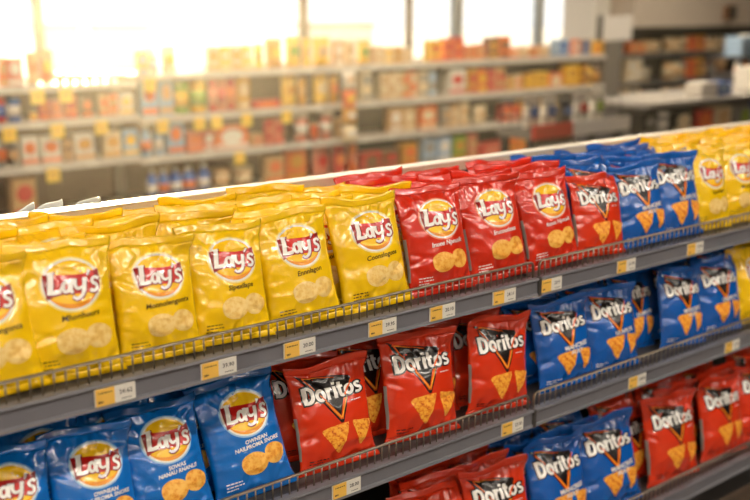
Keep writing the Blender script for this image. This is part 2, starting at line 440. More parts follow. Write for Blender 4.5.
KITS = {'YL': (lays_kit('y', ['Mhonhours', 'Monnolengonta', 'Sipexllapa', 'Ennnlagon', 'Coonsloguos']), M_YEL),
        'RL': (lays_kit('r', ['Inuos Npnusik', 'Irucouónes']), M_RED),
        'BL': (lays_kit('b', ['SOWAS|NANAU RNANLE', 'OWNEAN|NAILPROMA SNORE']), M_BLUE),
        'RD': (dor_kit('r', ['nacho']), M_DRED),
        'BD': (dor_kit('b', ['MANCREE|AULY', 'ULAPLYS']), M_DBLUE)}
SHAPES = {'L': [BagShape(100+i*7, .202, .264) for i in range(6)], 'D': [BagShape(300+i*7, .228, .262) for i in range(6)]}
PROTO = {}
def bag_meshes(kind, var):
    key = (kind, var)
    if key in PROTO: return PROTO[key]
    s = SHAPES['D' if kind in ('RD', 'BD') else 'L'][var % 6]
    if kind == 'PB':
        d = dict(pouch=s.shell(3, V_SEAL, 'pouch', [M_PALE]), top=s.shell(V_SEAL, NV, 'top_seal', [M_PALE]), bot=s.shell(0, 3, 'bottom_seal', [M_PALE]), logo=None)
        PROTO[key] = d; return d
    K, film = KITS[kind]
    t = K['text'][var % len(K['text'])]
    d = dict(pouch=s.shell(3, V_SEAL, 'pouch', [film, M_BACKSIDE], strip=kind in ('RL', 'RD')), top=s.shell(V_SEAL, NV, 'top_seal', [film]),
             bot=s.shell(0, 3, 'bottom_seal', [film]), logo=s.wrap('logo', K['logo']), let=s.wrap('lettering', K['lettering']),
             chips=[s.wrap('chip_picture', c) for c in K['chips']], txt=s.wrap('flavour_text', t[0]), small=s.wrap('small_print', t[1]))
    PROTO[key] = d; return d
PARTLBL = {'YL': 'round yellow emblem with red ribbon', 'RL': 'round yellow emblem with red ribbon', 'BL': 'round yellow emblem with red ribbon',
           'RD': 'black triangle emblem edged in orange', 'BD': 'black triangle emblem edged in orange'}
CURRENT = []
def bag(kind, X, Y, Z, var=0, lean=14, roll=0, yaw=0, sc=1.0):
    d = bag_meshes(kind, var)
    o = empty('chip_bag', (X, Y, Z), (R(-lean), R(roll), R(yaw)))
    if sc != 1: o.scale = (sc,)*3
    link('pouch', d['pouch'], o); link('top_seal', d['top'], o); link('bottom_seal', d['bot'], o)
    if d['logo']:
        l = link('logo', d['logo'], o); l['label'] = PARTLBL[kind]; link('lettering', d['let'], l)
        for c in d['chips']: link('chip_picture', c, o)
        link('flavour_text', d['txt'], o); link('small_print', d['small'], o)
    CURRENT.append((o, kind, X, Y)); return o

# ------------------------------------------------------------------ the chip gondola
Z1, Z2, Z3 = 1.000, 0.625, 0.150                               # shelf tops
FENCE = .046
X_L, X_J, X_R = -.30, at_y(536, 300, 0).x, 3.90
RAILZ, RAILY = 1.250, .455
def price_rail(bm, x0, x1, z):
    # grey channel: upper lip, recessed face, lower lip
    add_prism(bm, [(.012, z+.004), (-.012, z+.004), (-.014, z-.001), (-.010, z-.005), (-.007, z-.006), (-.007, z-.038), (-.011, z-.040), (-.013, z-.046), (.012, z-.046)], x0, x1)
def make_bay(x0, x1, label):
    u = empty('shelving_unit', (x0, .0, 0)); tag(u, label, 'shelving')
    def B(name, a, b, c, d, e, f, m, parent=u, bev=0): 
        return box(name, a-x0, b-x0, c, d, e, f, m, parent, bev)
    B('back_panel', x0+.012, x1-.012, .462, .478, .06, RAILZ-.03, M_DARK)
    for xx in (x0+.003, x1-.033): B('upright', xx, xx+.03, .44, .462, .02, RAILZ-.028, M_SHELF)
    B('kick_plate', x0+.004, x1-.004, .03, .05, 0.0, .10, M_DARK)
    for z in (Z1, Z2, Z3):
        s = B('shelf', x0+.003, x1-.003, .012, .44, z-.028, z, M_SHELF, bev=.002)
        bm = bmesh.new(); price_rail(bm, .004, x1-x0-.004, z); bm_obj('price_rail', bm, M_RAIL, s)
        bm = bmesh.new()
        L = x1-x0; r = .0030
        add_tube(bm, [(.012, .004, z-.0), (.012, .004, z+FENCE-.010), (.016, .004, z+FENCE-.003), (.024, .004, z+FENCE), (L-.024, .004, z+FENCE), (L-.016, .004, z+FENCE-.003), (L-.012, .004, z+FENCE-.010), (L-.012, .004, z)], .0036, 8)
        fr = bm_obj('wire_fence', bm, M_STEEL, s, True)
        bm = bmesh.new(); n = int(L/.0225)
        for k in range(1, n):
            xx = .012+(L-.024)*k/n; add_tube(bm, [(xx, .004, z+.001), (xx, .004, z+FENCE)], .0019, 6)
        bm_obj('wire_infill', bm, M_STEEL, s, True)
        # the ends of the rail: dark plastic caps
        for e in (0, 1):
            xx = .0005 if e == 0 else L-.0045
            bm = bmesh.new(); add_box(bm, xx, xx+.004, -.0145, .012, z-.047, z+.005); bm_obj('end_cap', bm, M_SHELF, s)
    bm = bmesh.new(); xm = x1-x0
    add_box(bm, .001, xm-.001, RAILY, RAILY+.05, RAILZ-.004, RAILZ, .001, 0)
    add_box(bm, .001, xm-.001, RAILY+.003, RAILY+.047, RAILZ-.030, RAILZ-.004, 0, 1)
    bm_obj('top_rail', bm, [M_TOPRAIL, M_TOPFACE], u)
    B('far_side_shelf', x0+.01, x1-.01, .51, .90, Z1-.03, Z1, M_SHELF); B('base', x0+.01, x1-.01, .05, .46, .0, .06, M_DARK)
    B('far_side_base', x0+.01, x1-.01, .478, .88, 0, .12, M_SHELF)
    for xx in (x0+.02, x1-.05): B('bracket', xx, xx+.03, .478, .51, 0.1, Z1, M_SHELF)
    return u
make_bay(X_L, X_J, 'grey shelving unit of the chip aisle nearest the camera, left of the shelf joint')
make_bay(X_J, X_R, 'grey shelving unit of the chip aisle running away right of the shelf joint')

def bx(px, py, Y): return at_y(px, py, Y).x
rng = random.Random(5)
BAGS = []      # (object, shelf name, row, kind, X)
def place(kind, px, py, shelf, row=0, var=0, lean=14, roll=0, yaw=0, sc=1.0, dy=0.0):
    yaw -= 7; z = {1: Z1, 2: Z2, 3: Z3}[shelf]; Y = .050+row*.084+dy
    X = bx(px, py, Y+.03)
    o = bag(kind, X, Y, z+.002, var, lean, roll, yaw, sc); BAGS.append((o, shelf, row, kind, X)); return o
# top shelf, front row (picture column and row of the middle of each bag)
for a in [('YL', -14, 335, 1, 0, 1, 15, -4, 0), ('YL', 65, 315, 1, 0, 0, 12, 0, 2, 1.03), ('YL', 153, 296, 1, 0, 1, 13, 0, 2, .95), ('YL', 226, 280, 1, 0, 2, 15, 1, 2, .98),
          ('YL', 299, 268, 1, 0, 3, 15, -4, 0), ('YL', 371, 250, 1, 0, 4, 15, -3, 2, 1.03), ('RL', 435, 243, 1, 0, 0, 15, -1, 0, 1.04), ('RL', 494, 228, 1, 0, 1, 15, -3, 0, 1.05),
          ('RL', 549, 215, 1, 0, 2, 15, -4, 0, 1.02), ('RD', 595, 210, 1, 0, 3, 14, 2, 0, .90), ('BD', 640, 199, 1, 0, 0, 15, -3, 0, .96), ('BD', 674, 190, 1, 0, 1, 15, 0, 0, 1.02),
          ('YL', 707, 181, 1, 0, 2, 13, 0, 0), ('YL', 737, 175, 1, 0, 0, 13, 0, 0), ('YL', 765, 170, 1, 0, 3, 13, 0, 0)]:
    place(*a)
# second shelf, front row
for a in [('BL', 6, 520, 2, 0, 0, 20, 0, 0, .97), ('BL', 93, 500, 2, 0, 1, 20, 2, 4, .96), ('BL', 168, 470, 2, 0, 2, 21, -2, 2), ('BL', 249, 440, 2, 0, 3, 20, -5, 0, 1.05),
          ('RD', 332, 412, 2, 0, 0, 13, -2, 0), ('RD', 416, 388, 2, 0, 1, 12, 2, 0, 1.06), ('RD', 492, 360, 2, 0, 2, 8, 3, 0, 1.02), ('BD', 562, 340, 2, 0, 0, 13, -2, 0),
          ('BD', 609, 325, 2, 0, 1, 13, 0, 0), ('BD', 678, 308, 2, 0, 2, 14, 3, 0), ('BD', 716, 295, 2, 0, 3, 12, 0, 0), ('YL', 749, 290, 2, 0, 2, 10, 0, 0)]:
    place(*a)
# bottom shelf, front row
for a in [('RD', 436, 540, 3, 0, 3, 18, 0, 0, 1.08), ('RD', 497, 520, 3, 0, 0, 14, 0, 0, 1.1), ('BD', 558, 495, 3, 0, 2, 16, 0, 0, 1.12), ('BD', 609, 470, 3, 0, 0, 15, -2, 0, 1.14),
          ('RD', 669, 440, 3, 0, 1, 12, 0, 0, 1.13), ('RD', 719, 420, 3, 0, 2, 12, 0, 0, 1.1), ('RD', 756, 405, 3, 0, 0, 12, 0, 0, 1.1)]:
    place(*a)
def fill(kind, shelf, row, x0, x1, n, lean=14, dz=0.0):
    z = {1: Z1, 2: Z2, 3: Z3}[shelf]
    for k in range(n):
        X = x0+(x1-x0)*(k+.5)/n+rng.uniform(-.008, .008); Y = .050+row*.084+rng.uniform(-.006, .006)
        o = bag(kind, X, Y, z+.002, rng.randrange(6), lean+rng.uniform(-3, 3), rng.uniform(-4, 4), rng.uniform(-9, -1), rng.uniform(.97, 1.04))
        BAGS.append((o, shelf, row, kind, X))
fx = {}
for o, s, r_, k, X in BAGS: fx.setdefault((s, k), []).append(X)
y1 = sorted(fx[(1, 'YL')]); rl = fx[(1, 'RL')]; bd = fx[(1, 'BD')]
e1 = (y1[5]+min(rl))/2; e2 = max(rl)+.10; e3 = (max(bd)+y1[6])/2
for row in (1, 2, 3):
    sh = .095 if row % 2 else 0
    fill('YL', 1, row, .50+sh, e1-.03*row+sh, 6 if row < 3 else 6, 13)
    fill('RL', 1, row, e1-.03*row+sh+.01, e2+.05, 3, 14)
    fill('BD', 1, row, e2+.06, e3+.05, 3, 13)
    fill('YL', 1, row, e3+.06, e3+1.0, 5, 13)
bl = fx[(2, 'BL')]; r2 = fx[(2, 'RD')]; b2 = fx[(2, 'BD')]
for row in (1, 2):
    sh = .09 if row % 2 else 0
    fill('BL', 2, row, .5+sh, max(bl)+.04+sh*.5, 4, 16)
    fill('RD', 2, row, max(bl)+.06+sh*.5, max(r2)+.12, 4, 12)
    fill('BD', 2, row, max(r2)+.13, max(b2)+.10+sh, 5, 12)
    fill('YL', 2, row, max(b2)+.12+sh, max(b2)+.5, 2, 10)
r3 = sorted(fx[(3, 'RD')]); b3 = fx[(3, 'BD')]
for row in (1, 2):
    fill('RD', 3, row, r3[0]-.02, r3[1]+.12, 2, 14)
    fill('BD', 3, row, r3[1]+.13, max(b3)+.10, 2, 14)
    fill('RD', 3, row, r3[2]-.24, max(r3)+.3, 4, 10)
# three pale tips of bags on the far side of the top rail
for px, py, w in ((22, 205, 0), (54, 195, 1), (92, 185, 2)):
    X = bx(px, py, .56); o = bag('PB', X, .60, Z1, w, 10, (16, 18, 20)[w], 180, .94)
    tag(o, ['pale blue and white bag corner peeking over the top rail at far left', 'pale blue and white bag corner behind the top rail, between two like it',
            'largest pale blue and white bag corner peeking over the top rail'][w], 'chip bag', 'pale bags behind the top rail')
ORD = ['first', 'second', 'third', 'fourth', 'fifth', 'sixth', 'seventh', 'eighth', 'ninth', 'tenth', 'eleventh', 'twelfth', 'thirteenth', 'fourteenth', 'fifteenth', 'sixteenth', 'seventeenth', 'eighteenth', 'nineteenth', 'twentieth', 'twenty-first', 'twenty-second', 'twenty-third', 'twenty-fourth']
KN = {'YL': 'yellow potato chip bag', 'RL': 'red potato chip bag', 'BL': 'blue potato chip bag', 'RD': 'red tortilla chip bag', 'BD': 'blue tortilla chip bag'}
SN = {1: 'top', 2: 'middle', 3: 'bottom'}; RN = ['front', 'second', 'third', 'rearmost']
cnt = {}
for o, s, r_, k, X in sorted(BAGS, key=lambda t: t[4]):
    n = cnt.get((s, r_, k), 0); cnt[(s, r_, k)] = n+1
    tag(o, f'{KN[k]}, {ORD[n]} of its kind from the left, {RN[r_]} row of {SN[s]} shelf', 'chip bag', f'{KN[k]}s on the {SN[s]} shelf')

# price tags in the rails
TAGS = [(1, 115, 385, '24.62'), (1, 219, 360, '39.90'), (1, 300, 340, '20.00'), (1, 383, 320, '39.95'), (1, 443, 304, '20.10'), (1, 505, 289, '24.11'), (1, 552, 278, '20.9'),
        (1, 627, 260, '21.90'), (1, 696, 243, '19.90'), (2, 347, 484, '28.00'), (2, 513, 422, '23.90'), (2, 638, 375, '24.80'), (2, 733, 340, '21.50')]
tn = {1: 0, 2: 0}
for s, px, py, pr in TAGS:
    z = {1: Z1, 2: Z2}[s]; X = bx(px, py, -.012); w = .080; h = .034
    t = empty('price_tag', (X, -.0125, z-.0225)); n = tn[s]; tn[s] += 1
    tag(t, f'yellow and white price tag, {ORD[n]} from the left along the {SN[s]} shelf rail', 'price tag', f'price tags on the {SN[s]} shelf rail')
    box('holder', -w/2-.002, w/2+.002, .0015, .004, -h/2-.001, h/2+.001, M_PLAS, t)
    box('yellow_panel', -w/2, -.002, -.0002, .0015, -h/2, h/2, M_TAGY, t); box('white_panel', -.002, w/2, -.0002, .0015, -h/2, h/2, M_TAGW, t)
    A = text_art(pr, .0125, .021, .003, bold=.0002); B_ = print_line(.028, .0022, -.021, .009, 1); B2 = print_line(.010, .0040, -.031, -.009, 2); A.polys += B_.polys+B2.polys
    B3 = print_line(.020, .0018, .022, -.011, 3); A.polys += B3.polys
    me = bpy.data.meshes.new('price_text'); vs = []; fs = []
    for p, l in A.polys: b = len(vs); vs += [(x, -.0006, y) for x, y in p]; fs.append(list(range(b, b+len(p))))
    me.from_pydata(vs, [], fs); link('price_text', me, t, [M_INK])

# ------------------------------------------------------------------ far shelving and its goods
PAL = {'orange': (226, 112, 44), 'red': (196, 48, 34), 'pink': (214, 120, 96), 'tan': (206, 164, 112), 'white': (232, 226, 214), 'blue': (52, 98, 176),
       'pale blue': (160, 188, 214), 'yellow': (238, 190, 50), 'green': (140, 168, 50), 'brown': (122, 82, 50), 'grey': (150, 146, 138), 'cream': (226, 206, 166),
       'black': (38, 34, 34), 'gold': (206, 146, 40)}
def pm(c, gloss=.4): return mat('pack_'+c.replace(' ', '_'), PAL[c], rough=gloss, vary=.10, vscale=14)
def low_pouch(w, h, t):
    bm = bmesh.new(); nu, nv = 12, 12; V = {}
    for sd in (-1, 1):
        for j in range(nv+1):
            for i in range(nu+1):
                u = -1+2*i/nu; v = j/nv; k = (i, j, 0 if i in (0, nu) else sd)
                if k in V: continue
                g = sm(0, .12, v)*sm(1.0, .55, v); f = max(0, 1-abs(u)**2.4)**.7
                V[k] = bm.verts.new((u*w/2*(1-.07*g), (k[2])*(t/2*g*f+.001), v*h+.006*math.sin(u*2+w*90)*(v > .9)))
    q = lambda i, j, sd: V[(i, j, 0 if i in (0, nu) else sd)]
    for j in range(nv):
        for i in range(nu):
            bm.faces.new((q(i, j, -1), q(i+1, j, -1), q(i+1, j+1, -1), q(i, j+1, -1)))
            bm.faces.new((q(i+1, j, 1), q(i, j, 1), q(i, j+1, 1), q(i+1, j+1, 1)))
    return bm
def disc_panel(bm, cx, cz, rx, rz, y, th=.001, n=20):
    a = [bm.verts.new((cx+rx*math.cos(2*PI*i/n), y, cz+rz*math.sin(2*PI*i/n))) for i in range(n)]
    b = [bm.verts.new((v.co.x, y+th, v.co.z)) for v in a]
    bm.faces.new(a); bm.faces.new(b[::-1])
    for i in range(n): bm.faces.new((a[i], b[i], b[(i+1) % n], a[(i+1) % n]))
    bmesh.ops.recalc_face_normals(bm, faces=bm.faces[:])
def product(kind, w, h, c1, c2):
    """one shelf product standing on z=0, front towards -y"""
    if kind in ('carton', 'tray', 'booklet'):
        d = min(.12, w*.7) if kind != 'booklet' else .09
        bm = bmesh.new(); add_box(bm, -w/2, w/2, -d/2, d/2, 0, h, min(.004, w*.06)); o = bm_obj({'carton': 'carton', 'tray': 'flat_carton', 'booklet': 'slim_carton'}[kind], bm, pm(c1))
        bm = bmesh.new()
        if w > h*1.25: disc_panel(bm, 0, h*.52, w*.34, h*.34, -d/2-.0012)
        elif kind == 'booklet': add_box(bm, -w*.4, w*.4, -d/2-.0012, -d/2+.001, h*.55, h*.9)
        else: disc_panel(bm, 0, h*.60, w*.36, h*.22, -d/2-.0012)
        l = bm_obj('front_label', bm, pm(c2), o); l['label'] = c2+' printed panel'
        bm = bmesh.new(); add_box(bm, -w*.49, w*.49, -d/2-.0010, -d/2+.001, h*.06, h*.22); bm_obj('lower_band', bm, pm(c2), o)
    elif kind == 'pouch':
        t = min(.09, w*.5); o = bm_obj('pouch_bag', low_pouch(w, h*.93, t), pm(c1, .3), None, True)
        bm = bmesh.new(); add_box(bm, -w*.49, w*.49, -.002, .002, h*.92, h); bm_obj('top_seal', bm, pm(c1, .3), o)
        bm = bmesh.new(); disc_panel(bm, 0, h*.52, w*.30, h*.19, -t/2*.98-.002, .004); l = bm_obj('front_label', bm, pm(c2), o); l['label'] = c2+' printed panel'
        d = t
    elif kind == 'can':
        r = w/2; bm = bmesh.new(); add_lathe(bm, [(r*.94, 0), (r, .006), (r, h-.006), (r*.94, h)], seg=20); o = bm_obj('can', bm, pm(c1, .3), None, True)
        bm = bmesh.new(); add_lathe(bm, [(r*1.012, h*.22), (r*1.012, h*.66)], seg=20); bm_obj('label_band', bm, pm(c2), o, True)
        bm = bmesh.new(); add_lathe(bm, [(r*.95, h), (r*.97, h+.003), (r*.80, h+.003)], seg=20); bm_obj('can_lid', bm, M_STEEL, o); d = w
    elif kind == 'tub':
        r = w/2; bm = bmesh.new(); add_lathe(bm, [(r*.82, 0), (r*.86, .004), (r*.97, h*.84), (r*.97, h*.86)], seg=20); o = bm_obj('tub', bm, pm(c1), None, True)
        bm = bmesh.new(); add_lathe(bm, [(r, h*.84), (r, h*.98), (r*.92, h)], seg=20); bm_obj('lid', bm, pm(c2), o)
        bm = bmesh.new(); add_lathe(bm, [(r*.905, h*.25), (r*.965, h*.62)], seg=20); bm_obj('label_band', bm, pm(c2), o, True); d = w
    else:
        r = w/2; bm = bmesh.new(); add_lathe(bm, [(r*.9, 0), (r, .008), (r, h*.60), (r*.8, h*.70), (r*.42, h*.84), (r*.40, h*.88)], seg=18); o = bm_obj('bottle', bm, pm(c1, .25), None, True)
        bm = bmesh.new(); add_lathe(bm, [(r*.48, h*.87), (r*.48, h*.99), (r*.4, h)], seg=14); bm_obj('cap', bm, pm('white' if c1 != 'white' else 'blue'), o)
        bm = bmesh.new(); add_lathe(bm, [(r*1.012, h*.18), (r*1.012, h*.48)], seg=18); bm_obj('label_band', bm, pm(c2), o, True); d = w
    return o, d
YB = 5.70
M_FSHELF = mat('far_shelf_paint', (168, 156, 142), rough=.5); M_FRAIL = mat('far_price_rail', (206, 200, 190), rough=.4); M_FBACK = mat('far_back_panel', (116, 80, 46), rough=.7, vary=.06)
M_FBACK2 = mat('far_back_panel_dark', (66, 48, 34), rough=.7); M_FSHELF2 = mat('far_shelf_grey', (92, 90, 92), rough=.5); M_POST = mat('far_post_grey', (112, 106, 100), rough=.5)
def far_unit(x0, x1, y, zs, top, label, back, shelf_m, rail_m, depth=.46):
    u = empty('shelving_unit', (x0, y, 0)); tag(u, label, 'shelving'); L = x1-x0
    box('back_panel', .01, L-.01, depth-.02, depth, .05, top, back, u)
    for xx in (.002, L-.042): box('upright', xx, xx+.04, depth-.06, depth-.02, 0, top, shelf_m, u)
    box('kick_plate', .004, L-.004, .06, .08, 0, .12, shelf_m, u)
    for z in zs:
        s = box('shelf', .003, L-.003, .0, depth-.062, z-.03, z, shelf_m, u); s2 = box('price_rail', .004, L-.004, -.016, -.001, z-.052, z+.002, rail_m, s)
    return u
ZL, ZM, ZR = (1.14, .875, .545, .15), (1.185, .845, .52, .17), (1.14, .78, .48, .14)
XA, XB_, XC = 3.565, 5.76, 9.385
far_unit(1.2, XA, YB, ZL, 1.16, 'far shelving unit at the left, its top shelf slightly lower than its neighbour', M_FBACK, M_FSHELF, M_FRAIL)
far_unit(XA, XB_, YB, ZM, 1.20, 'far shelving unit in the middle, yellow tags hanging from its rails', M_FBACK, M_FSHELF, M_FRAIL)
far_unit(XB_, XC, YB, ZM, 1.20, 'long far shelving unit ending at the grey post', M_FBACK2, M_FSHELF, M_FRAIL)
far_unit(10.32, 14.2, 6.2, ZR, 1.46, 'dark far shelving unit on the right under the beige bulkhead', mat('dark_unit_back', (34, 29, 27), rough=.8), M_FSHELF2, M_FSHELF2)
ec = box('end_post', XC+.003, XC+.30, YB-.01, YB+.45, 0, 1.33, M_POST, None, .006); tag(ec, 'broad grey post closing the right end of the far shelving', 'post')
SHN = ['top', 'second', 'third', 'bottom']
